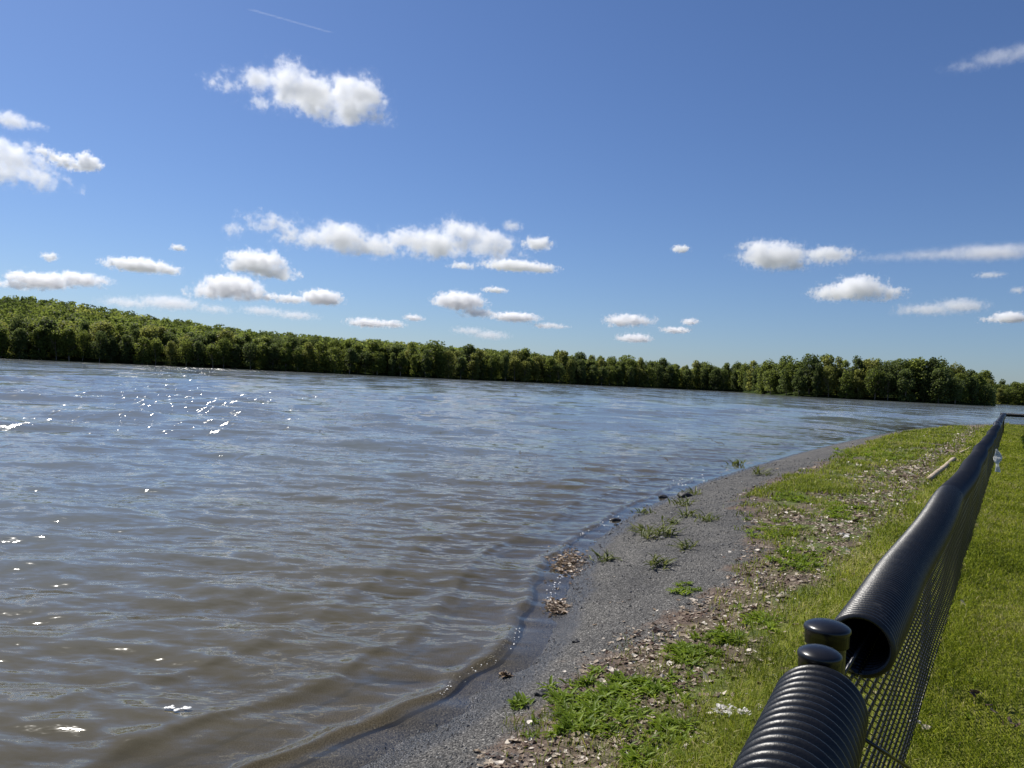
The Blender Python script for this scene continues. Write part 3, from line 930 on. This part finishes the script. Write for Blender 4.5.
# broad-leaved weeds
m_weed = leafmat('weed_leaves', [(0, (.09, .14, .012)), (.5, (.2, .29, .02)), (1, (.34, .42, .045))], .5, .5, .25)
m_weed2 = leafmat('gravel_weed_leaves', [(0, (.06, .08, .018)), (.5, (.12, .15, .03)), (1, (.2, .21, .06))], .4, .5, .3)
def weed_mesh(nleaf, L, wid, spread_, seed, erect=.5):
    g = np.random.default_rng(seed)
    Vs, Qs, rn = [], [], []
    for i in range(nleaf):
        a = g.uniform(0, 2 * PI); l_ = L * g.uniform(.5, 1.15); el = g.uniform(.25, 1.0) * erect * 1.5
        o_ = np.array([g.normal(0, spread_), g.normal(0, spread_), 0])
        dr_ = np.array([math.cos(a), math.sin(a)]); sd_ = np.array([-dr_[1], dr_[0], 0])
        st = len(Vs)
        prof = [.25, .8, 1.0, .7, .05]
        for k_, pf in enumerate(prof):
            t = k_ / 4
            x = l_ * t * math.cos(el * (1 - .5 * t)); zz = l_ * (t * math.sin(el) - .35 * t * t * (1.2 - el * .5))
            c = o_ + np.array([dr_[0] * x, dr_[1] * x, max(zz, -.004) + .004])
            ww = wid * pf * .5
            Vs += [c - sd_ * ww + [0, 0, ww * .5], c, c + sd_ * ww + [0, 0, ww * .5]]
        for k_ in range(4):
            b0 = st + k_ * 3
            Qs += [(b0, b0 + 1, b0 + 4, b0 + 3), (b0 + 1, b0 + 2, b0 + 5, b0 + 4)]
        rn += [g.random()] * 15
    return np.array(Vs), np.array(Qs), np.array(rn)

# small weeds standing on the gravel: things
weeds = [(643, 532, .16, 'pale green weed on the gravel, second from the waterside of its cluster'), (651, 538, .15, 'low pale weed beside the tallest gravel weed'),
         (664, 536, .24, 'tallest sparse weed standing alone on the bare gravel'), (682, 506, .2, 'leafy weed in the upper gravel close to the water'),
         (687, 517, .17, 'dark tufted weed below the leafy upper gravel weed'), (692, 495, .17, 'dark low weed highest up the gravel beach'),
         (605, 561, .16, 'small dark weed near the brown leaf heap at the waterline'), (706, 521, .15, 'thin pale weed farthest from the water on the gravel'),
         (684, 548, .14, 'faint thin weed in the middle of the bare gravel'), (659, 566, .17, 'straggling weed at the lower edge of the gravel'),
         (645, 514, .12, 'tiny weed by the water beside the gravel edge'), (672, 524, .12, 'tiny weed between the two upper gravel clusters'),
         (735, 466, .25, 'weed tuft on the far gravel near the waterline'), (762, 475, .25, 'spreading weed tuft on the far gravel spit')]
for i, (x, y, sz, lb) in enumerate(weeds):
    p = ground_at(x, y)
    dist = np.linalg.norm(p[:2])
    V, Q, rn = weed_mesh(30, sz * 1.1, .015 + .001 * dist, .04 + .003 * dist, 500 + i, .9)
    o = add('weed', V, [Q], m_weed2, attrs={'rnd': rn}); o.location = p - np.array([0, 0, .004])
    tag(o, lb, 'weed', 'weeds growing on the gravel')

# bright broad-leaved patch near the bottom, and others through the bank: ground cover
Vs, Qs, Rs, base = [], [], [], 0
protos = [weed_mesh(15, .075, .0165, .02, 700 + i, .7) for i in range(6)]
def put_weed(p, s, a):
    global base
    V, Q, rn = protos[rng.integers(6)]
    c, s_ = math.cos(a), math.sin(a)
    Vs.append(np.column_stack([V[:, 0] * c - V[:, 1] * s_, V[:, 0] * s_ + V[:, 1] * c, V[:, 2]]) * s + p); Qs.append(Q + base); Rs.append(np.clip(rn * .7 + rng.normal(.15, .12), 0, 1)); base += len(V)
for (x, y, rx, ry, n) in [(600, 705, 46, 22, 85), (640, 690, 30, 14, 42), (580, 728, 30, 10, 24), (690, 655, 26, 10, 40), (640, 760, 30, 8, 18), (665, 735, 26, 12, 22), (755, 620, 24, 10, 22),
                          (725, 640, 16, 6, 18), (800, 560, 30, 12, 40), (790, 500, 18, 6, 20), (770, 530, 30, 8, 36), (840, 510, 24, 8, 30), (870, 455, 30, 5, 30), (905, 700, 12, 10, 0), (560, 700, 10, 5, 8), (685, 590, 12, 5, 10), (522, 705, 8, 4, 8)]:
    for _ in range(n):
        p = ground_at(x + rng.normal(0, rx * .55), y + rng.normal(0, ry * .55))
        put_weed(p, rng.uniform(.6, 1.25) * max(1, np.linalg.norm(p[:2]) / 10), rng.uniform(0, 6.28))
for _ in range(60):
    v = rng.uniform(1.6, 12); p = fpt(v, rng.uniform(.02, .22)); p[2] = hz(p[0], p[1])
    put_weed(p, rng.uniform(.35, .7), rng.uniform(0, 6.28))
o = add('broadleaf_weeds', np.concatenate(Vs), [np.concatenate(Qs)], m_weed, smooth=True, attrs={'rnd': np.concatenate(Rs)})
tag(o, 'bright green broad-leaved weeds growing in clumps through the bank', 'weeds', kind='stuff')

# heaps of sodden leaves washed up at the waterline: things
m_sodden = leafmat('sodden_leaves', [(0, (.045, .028, .015)), (.5, (.14, .088, .045)), (.85, (.26, .18, .10)), (1, (.5, .4, .3))], .1, .45, .4)
def heap(x, y, rx, ry, n, label, sz=.05):
    c = ground_at(x, y); ex = np.linalg.norm(ground_at(x + rx, y) - c); ey = np.linalg.norm(ground_at(x, y + ry) - c)
    dirv = c[:2] / np.linalg.norm(c[:2]); sdv = np.array([dirv[1], -dirv[0]])
    P = c[:2] + sdv * (rng.normal(0, ex * .5, n))[:, None] + dirv * (rng.normal(0, ey * .5, n))[:, None]
    rr_ = np.hypot(*(P - c[:2]).T) / max(ex, ey)
    z = np.maximum(height(P), WATER + .003) + (.007 * np.exp(-(rr_ * 1.8) ** 2) + .003) * rng.random(n)
    V, t = leaves(P, z, rng.uniform(.5, 1.3, n) * sz, .13, int(x), .003)
    o = add('leaf_heap', V, [t], m_sodden, attrs={'rnd': np.repeat(rng.random(n), 9)}, loc=c); tag(o, label, 'leaf heap')
heap(568, 563, 17, 16, 380, 'larger heap of sodden brown leaves at the bend of the waterline', .05)
heap(556, 608, 10, 7, 260, 'smaller heap of brown leaves lying in the shallow water edge', .046)
heap(506, 676, 3.5, 1.6, 30, 'little clump of wet leaves on the gravel beside the wave lip', .05)

# dark stones at the edge of the water: things
m_rock = plain('dark_rock', (.03, .029, .028), .6, .4, .4, 20, .6, 30)
import bmesh
for x, y, s, lb in [(685, 497, .10, 'dark stone lying below the upper weed on the gravel'), (663, 498, .07, 'small black stone at the waterline by the gravel spit'),
                    (615, 521, .06, 'small black stone at the waterline above the leaf heap'), (576, 642, .022, 'black pebble on the wet gravel near the wave lip'),
                    (541, 695, .03, 'dark flat stone on the gravel beside the fallen leaves')]:
    bm = bmesh.new(); bmesh.ops.create_icosphere(bm, subdivisions=3, radius=1)
    for v in bm.verts:
        f = 1 + .25 * math.sin(v.co.x * 3 + x) * math.cos(v.co.y * 4 + y) + .1 * math.sin(v.co.z * 9 + v.co.x * 7)
        v.co = Vector((v.co.x * s * 1.25 * f, v.co.y * s * f, v.co.z * s * .6 * f))
    me = bpy.data.meshes.new('stone'); bm.to_mesh(me); bm.free(); me.materials.append(m_rock)
    for p_ in me.polygons: p_.use_smooth = True
    o = bpy.data.objects.new('stone', me); COL.objects.link(o); o.location = ground_at(x, y) + np.array([0, 0, s * .2]); tag(o, lb, 'stone', 'dark stones at the water edge')

# white blossom fallen in the grass by the fence
m_petal = leafmat('white_petals', [(0, (.5, .46, .42)), (1, (.8, .77, .72))], .3, .5, .3)
for x, y, rx, ry, n, sz, lb in [(722, 716, 16, 5, 34, .03, 'scatter of white petals in the grass left of the near pipe'), (747, 718, 4, 3, 8, .03, 'small tuft of white petals against the near pipe'),
                                (845, 539, 8, 3, 9, .06, 'white petals lying in the grass beside the long pipe'), (849, 555, 3, 4, 5, .05, 'few white petals just below the others by the long pipe'),
                                (775, 681, 2, 2, 2, .022, 'single white petal in the grass above the near pipe')]:
    c = ground_at(x, y); ex = np.linalg.norm(ground_at(x + rx, y) - c); ey = np.linalg.norm(ground_at(x, y + ry) - c)
    dirv = c[:2] / np.linalg.norm(c[:2]); sdv = np.array([dirv[1], -dirv[0]])
    P = c[:2] + sdv * rng.normal(0, ex * .5, n)[:, None] + dirv * rng.normal(0, ey * .5, n)[:, None]
    V, t = leaves(P, height(P) + .025, rng.uniform(.6, 1.3, n) * sz, .3, int(x * 3))
    o = add('fallen_petals', V, [t], m_petal, attrs={'rnd': np.repeat(rng.random(n), 9)}, loc=c); tag(o, lb, 'petals', 'white petals in the grass')
# dead leaves on the lawn
for x, y, n, sz, lb in [(972, 700, 4, .05, 'dark curled leaves on the lawn right of the fence'), (989, 716, 2, .05, 'pale tan leaf on the lawn below the dark curled leaves'),
                        (1012, 731, 3, .045, 'dark leaf at the right edge of the lawn'), (922, 736, 3, .05, 'pale leaf caught at the foot of the fence'), (962, 609, 2, .04, 'small white leaf at the fence foot halfway along')]:
    c = ground_at(x, y, 0); P = c[:2] + rng.normal(0, .022, (n, 2))
    V, t = leaves(P, height(P) + .035, rng.uniform(.8, 1.3, n) * sz, .35, int(x))
    dk = 'dark' in lb
    o = add('dead_leaves', V, [t], m_litter, attrs={'rnd': np.repeat(rng.uniform(.05, .35, n) if dk else rng.uniform(.8, 1, n), 9)}, loc=c); tag(o, lb, 'fallen leaves', 'leaves lying on the lawn')

# white flecks: foam and modelled glints along the breaking lip, two sun glints afloat
m_foam_glint = plain('foam', (.8, .8, .78), .5, .4, .05)
def domes(C, s):
    k_ = 7; a = np.linspace(0, 2 * PI, k_, endpoint=False); V, t, b0 = [], [], 0
    for c, r_ in zip(C, s):
        ring = [c + np.array([r_ * math.cos(x) * random.uniform(.6, 1.2), r_ * math.sin(x) * random.uniform(.6, 1.2), 0]) for x in a]
        V += ring + [c + np.array([0, 0, r_ * .5])]
        t += [(b0 + i, b0 + (i + 1) % k_, b0 + k_) for i in range(k_)]; b0 += k_ + 1
    return np.array(V), np.array(t)
C, s = [], []
for (x0, y0), (x1, y1), n in [((488, 662), (518, 632), 90), ((440, 692), (490, 660), 26), ((548, 600), (562, 572), 30), ((575, 538), (620, 514), 22), ((672, 485), (705, 474), 18)]:
    for _ in range(n):
        t = rng.random(); p = on_z(x0 + (x1 - x0) * t + rng.normal(0, 3.2), y0 + (y1 - y0) * t + rng.normal(0, 2.2), WATER + .012)
        C.append(p); s.append(rng.uniform(.0025, .008) * np.linalg.norm(p[:2]) / 6)
V, t = domes(C, s)
o = add('foam', V, [t], m_foam_glint, smooth=True); tag(o, 'white flecks of foam and painted glints along the small breaking wave at the shore', 'foam', kind='stuff')
for x, y, lb in [(169, 707, 'left one of two white flecks standing in for sun glints near the bottom left'), (184, 708.5, 'right one of two white flecks standing in for sun glints near the bottom left')]:
    p = on_z(x, y, WATER + .04)  # sun glints on the ripples, modelled as small white lumps
    C = [p + np.array([rng.normal(0, .022), rng.normal(0, .012), 0]) for _ in range(7)]
    V, t = domes(C, rng.uniform(.008, .018, 7)); o = add('glint_fleck', V, [t], m_foam_glint, smooth=True, loc=p); tag(o, lb, 'glint fleck', 'glint flecks on the water')

# ------------------------------------------------------------------ clouds: real volumes about 1.1 km up
import bmesh
BASE_ALT = 1150.0
_bm = bmesh.new(); bmesh.ops.create_icosphere(_bm, subdivisions=2, radius=1)
ICO = np.array([v.co for v in _bm.verts]); ICF = np.array([[v.index for v in f.verts] for f in _bm.faces]); _bm.free()
# kind: (optical density, roughness of the outline, softness of the edge)
m_cloud, m_thin, m_cirrus, m_streak = (1.45, 2.3, .42), (.5, 2.4, .9), (.28, 1.7, 1.2), (.8, 1.1, 1.2)

def cloud_mat(puffs, ref, kind, zb, off):
    """vapour that fills the lumps and frays at their edge; everything in the cloud's own metres"""
    tau, ragged, soft = kind
    if len(puffs) < 14: ragged *= 1.2
    mt, nt, out = new_mat('cloud_vapour'); N = NT(nt)
    p = N.n('ShaderNodeTexCoord').outputs['Object']
    g = None
    for c, r in puffs:
        q_ = N.vmath('MULTIPLY', N.vmath('SUBTRACT', p, tuple(c)), tuple(1 / x for x in r))
        ln = nt.nodes.new('ShaderNodeVectorMath'); ln.operation = 'LENGTH'; N.set(ln.inputs[0], q_)
        v = N.math('MULTIPLY', N.math('SUBTRACT', 1.0, ln.outputs['Value']), float(min(r[2], r[0]) / ref))
        g = v if g is None else N.math('SMOOTH_MAX', g, v, .22)
    sepn = N.n('ShaderNodeSeparateXYZ', inp={0: p})
    base = N.math('MULTIPLY', N.math('SUBTRACT', sepn.outputs[2], float(zb)), 1.6 / ref)
    g = N.math('SMOOTH_MIN', g, base, .3)
    pn = N.vmath('ADD', N.scale(p, 1 / ref), off)
    f1, _ = N.noise(pn, 1.15, 7, .6)
    f2, _ = N.noise(pn, 3.4, 4, .6)
    x = N.math('ADD', N.math('SUBTRACT', g, .2 if soft < .6 else .05), N.math('MULTIPLY', N.math('SUBTRACT', f1, .5), ragged))
    x = N.math('ADD', x, N.math('MULTIPLY', N.math('SUBTRACT', f2, .5), (.5 if soft < .5 else .35) * ragged))
    dn = N.math('ADD', N.math('MULTIPLY', N.smooth(x, .0, soft), tau / ref), N.math('MULTIPLY', N.smooth(x, -.28, .5), .08 * tau / ref))
    v = N.n('ShaderNodeVolumeScatter', inp={'Color': (1, 1, 1, 1), 'Density': dn, 'Anisotropy': .3})
    nt.links.new(v.outputs[0], out.inputs['Volume'])
    mt.cycles.volume_step_rate = .30
    return mt

def cloud(puffs, kind, label, alt=BASE_ALT, depthf=.9, cat='cloud', group='clouds in the blue sky'):
    """puffs: (px, py, half width px, half height px) ellipses as seen; each turned into 3-D lumps at the cloud's own distance"""
    cx = np.mean([p[0] for p in puffs]); cy = max(p[1] + p[3] for p in puffs)
    d0 = ray(cx, cy); dist = min((alt - CAM[2]) / max(d0[2], .02), 26000)
    c0 = CAM + d0 * dist
    fw = np.array([d0[0], d0[1], 0]); fw /= np.linalg.norm(fw)
    rt = np.array([fw[1], -fw[0], 0]); up = np.array([0, 0, 1.0])
    Rm = np.stack([rt, fw, up], 1)                               # local axes: right, away, up
    mpp = (dist * (d0 @ F_)) / FPX
    g = np.random.default_rng(int(cx * 13 + cy))
    loc = []
    for (x, y, hw, hh_) in puffs:
        c = CAM + ray(x, y) * (dist * (d0 @ F_) / (ray(x, y) @ F_))
        c = Rm.T @ (c - c0); c[1] = 0
        rw, rh = hw * mpp, hh_ * mpp
        loc.append((c, np.array([rw, min(rw, rh * 2.4) * depthf, rh])))
    loc = [(c, r * (1.1 if kind is m_cloud else 1.0)) for c, r in loc]
    ref = float(np.mean(sorted([r[2] for _, r in loc])[-3:]))
    full = list(loc)
    if kind is m_cloud:
        room = max(6, min(18, int(sum(p[2] for p in puffs) / 8)))
        w_ = np.array([p[2] * p[3] for p in puffs], float); w_ /= w_.sum()
        for _ in range(room):
            c, r = loc[g.choice(len(loc), p=w_)]
            u = g.normal(size=3); u /= np.linalg.norm(u); u[2] = abs(u[2]) * .9
            s_ = r[2] * g.uniform(.4, .62)
            full.append((c + u * r * .8, np.array([s_ * 1.25, s_ * 1.25, s_])))
    zb = min(c[2] - r[2] for c, r in loc) + .12 * ref if kind is m_cloud else min(c[2] - r[2] for c, r in loc) - ref
    Vs, Fs = [], []
    for k_, (c, r) in enumerate(full):
        Vs.append(c + ICO * (r * 1.08 + ref * .5)); Fs.append(ICF + k_ * len(ICO))
    V = np.concatenate(Vs)
    mat = cloud_mat([(c, r) for c, r in full], ref, kind, zb, tuple(g.uniform(-40, 40, 3)))
    o = add('cloud', V, [np.concatenate(Fs)], mat, smooth=False)
    M4 = np.eye(4); M4[:3, :3] = Rm; M4[:3, 3] = c0
    o.matrix_world = Matrix(M4.tolist())
    ext = (V.max(0) - V.min(0)).max()
    rm = o.modifiers.new('union', 'REMESH'); rm.mode = 'VOXEL'; rm.voxel_size = max(ext / 90, ref / 4)
    tag(o, label, cat, group)
    return o

cloud([(292, 72, 17, 15), (312, 92, 45, 19), (355, 92, 34, 22), (345, 108, 44, 13), (258, 86, 26, 12), (228, 88, 20, 9), (272, 102, 26, 8), (288, 84, 26, 16)], m_cloud,
      'large billowing white cloud alone high in the upper left sky')
cloud([(12, 162, 26, 21), (38, 172, 26, 15), (56, 180, 17, 8), (-18, 165, 30, 22), (-50, 170, 26, 18)], m_cloud, 'bright white cloud cut by the left edge of the photo')
cloud([(88, 160, 13, 9), (60, 160, 18, 6), (42, 154, 11, 5), (75, 166, 16, 5)], m_cloud, 'ragged small cloud trailing just right of the left edge cloud')
cloud([(12, 122, 18, 9), (34, 124, 12, 4)], m_thin, 'faint wisp at the left edge above the bright cloud')
cloud([(238, 233, 12, 9), (276, 227, 30, 10), (305, 239, 34, 10), (342, 240, 32, 16), (378, 247, 34, 12), (410, 241, 30, 14), (440, 243, 34, 15), (462, 230, 30, 13), (492, 242, 26, 16), (505, 254, 22, 8), (420, 254, 40, 6)], m_cloud,
      'long broken bank of white cloud across the middle of the sky')
cloud([(537, 244, 15, 7)], m_cloud, 'small round cloud at the right end of the long bank')
cloud([(515, 266, 36, 6), (540, 268, 20, 5), (462, 266, 14, 4)], m_cloud, 'flat cloud strip hanging under the right end of the bank')
cloud([(512, 226, 11, 6)], m_thin, 'faint puff above the right end of the long bank')
cloud([(256, 263, 30, 12), (275, 272, 22, 8), (240, 266, 16, 8)], m_cloud, 'domed cloud under the left end of the long bank')
cloud([(232, 287, 30, 12), (210, 292, 22, 8), (252, 293, 16, 8)], m_cloud, 'domed grey-based cloud below the other dome, above the hill')
cloud([(322, 297, 22, 8), (290, 299, 24, 5), (270, 298, 16, 4)], m_cloud, 'low flat cloud joined to the right of the grey-based dome')
cloud([(140, 266, 34, 7), (168, 269, 14, 5), (118, 262, 12, 4)], m_cloud, 'flat lens-shaped cloud above the hill at left')
cloud([(40, 281, 32, 9), (78, 278, 32, 8), (20, 286, 24, 6)], m_cloud, 'wide flat cloud low over the left end of the hill')
cloud([(50, 257, 7, 5)], m_cloud, 'tiny cloud above the wide flat cloud at left')
cloud([(178, 248, 7, 3.5)], m_cloud, 'tiny cloud left of the long bank')
cloud([(130, 304, 30, 6), (170, 303, 34, 8), (215, 308, 20, 5)], m_thin, 'hazy cloud just over the hill crest at left')
cloud([(262, 311, 24, 5), (295, 315, 26, 5)], m_thin, 'hazy low cloud on the crest right of the dome')
cloud([(368, 323, 22, 5), (390, 324, 16, 4)], m_cloud, 'low flat cloud over the trees left of centre')
cloud([(414, 318, 10, 3.5)], m_cloud, 'tiny cloud right of the low flat one')
cloud([(460, 301, 27, 9), (442, 302, 12, 5), (478, 313, 18, 5)], m_cloud, 'puffy cloud low in the middle of the sky')
cloud([(515, 317, 26, 5), (550, 326, 18, 3)], m_cloud, 'broken cloud trail running right from the middle puffy cloud')
cloud([(495, 290, 13, 3.2)], m_cloud, 'small sliver of cloud above the middle trail')
cloud([(470, 331, 20, 4.5), (490, 335, 22, 5)], m_thin, 'hazy cloud low over the centre trees')
cloud([(630, 320, 26, 6), (620, 321, 16, 6)], m_cloud, 'oval cloud low over the trees right of centre')
cloud([(634, 338, 18, 5)], m_cloud, 'small cloud under the oval cloud by the tree tops')
cloud([(690, 322, 9, 3.5), (675, 330, 16, 3.5)], m_cloud, 'pair of small shreds right of the oval cloud')
cloud([(681, 249, 9, 4)], m_cloud, 'lone tiny cloud in the open blue right of centre')
cloud([(757, 250, 20, 12), (775, 256, 34, 14), (790, 265, 26, 8), (828, 258, 30, 9), (740, 254, 13, 6)], m_cloud, 'two-lobed white cloud in the right part of the sky')
cloud([(858, 287, 26, 11), (840, 292, 30, 9), (880, 294, 22, 7)], m_cloud, 'domed cloud under the two-lobed cloud at right')
cloud([(930, 309, 34, 7), (960, 307, 26, 8), (905, 311, 14, 4)], m_thin, 'ragged flat cloud low at right')
cloud([(1010, 318, 16, 6), (990, 319, 12, 3)], m_cloud, 'small cloud at the right edge near the tree line')
cloud([(990, 275, 15, 3.5)], m_thin, 'faint short streak at the right under the long streak')
cloud([(1018, 290, 8, 4)], m_thin, 'faint scrap of cloud at the right edge')
cloud([(890, 251, 40, 5), (940, 252, 60, 7), (990, 254, 55, 10), (1060, 256, 50, 9)], m_streak, 'long smooth white streak of cloud reaching the right edge', alt=2200)
cloud([(970, 62, 26, 6), (1000, 59, 32, 9), (1024, 58, 20, 9), (955, 60, 16, 4)], m_cirrus, 'thin wispy cirrus in the upper right corner', alt=5000)
cloud([(255 + 8 * i, 15.5 + 1.25 * i, 9, 1.1) for i in range(10)], (.07, .8, 1.2), 'thin vapour trail near the top left of the sky', alt=6000, cat='vapour trail')
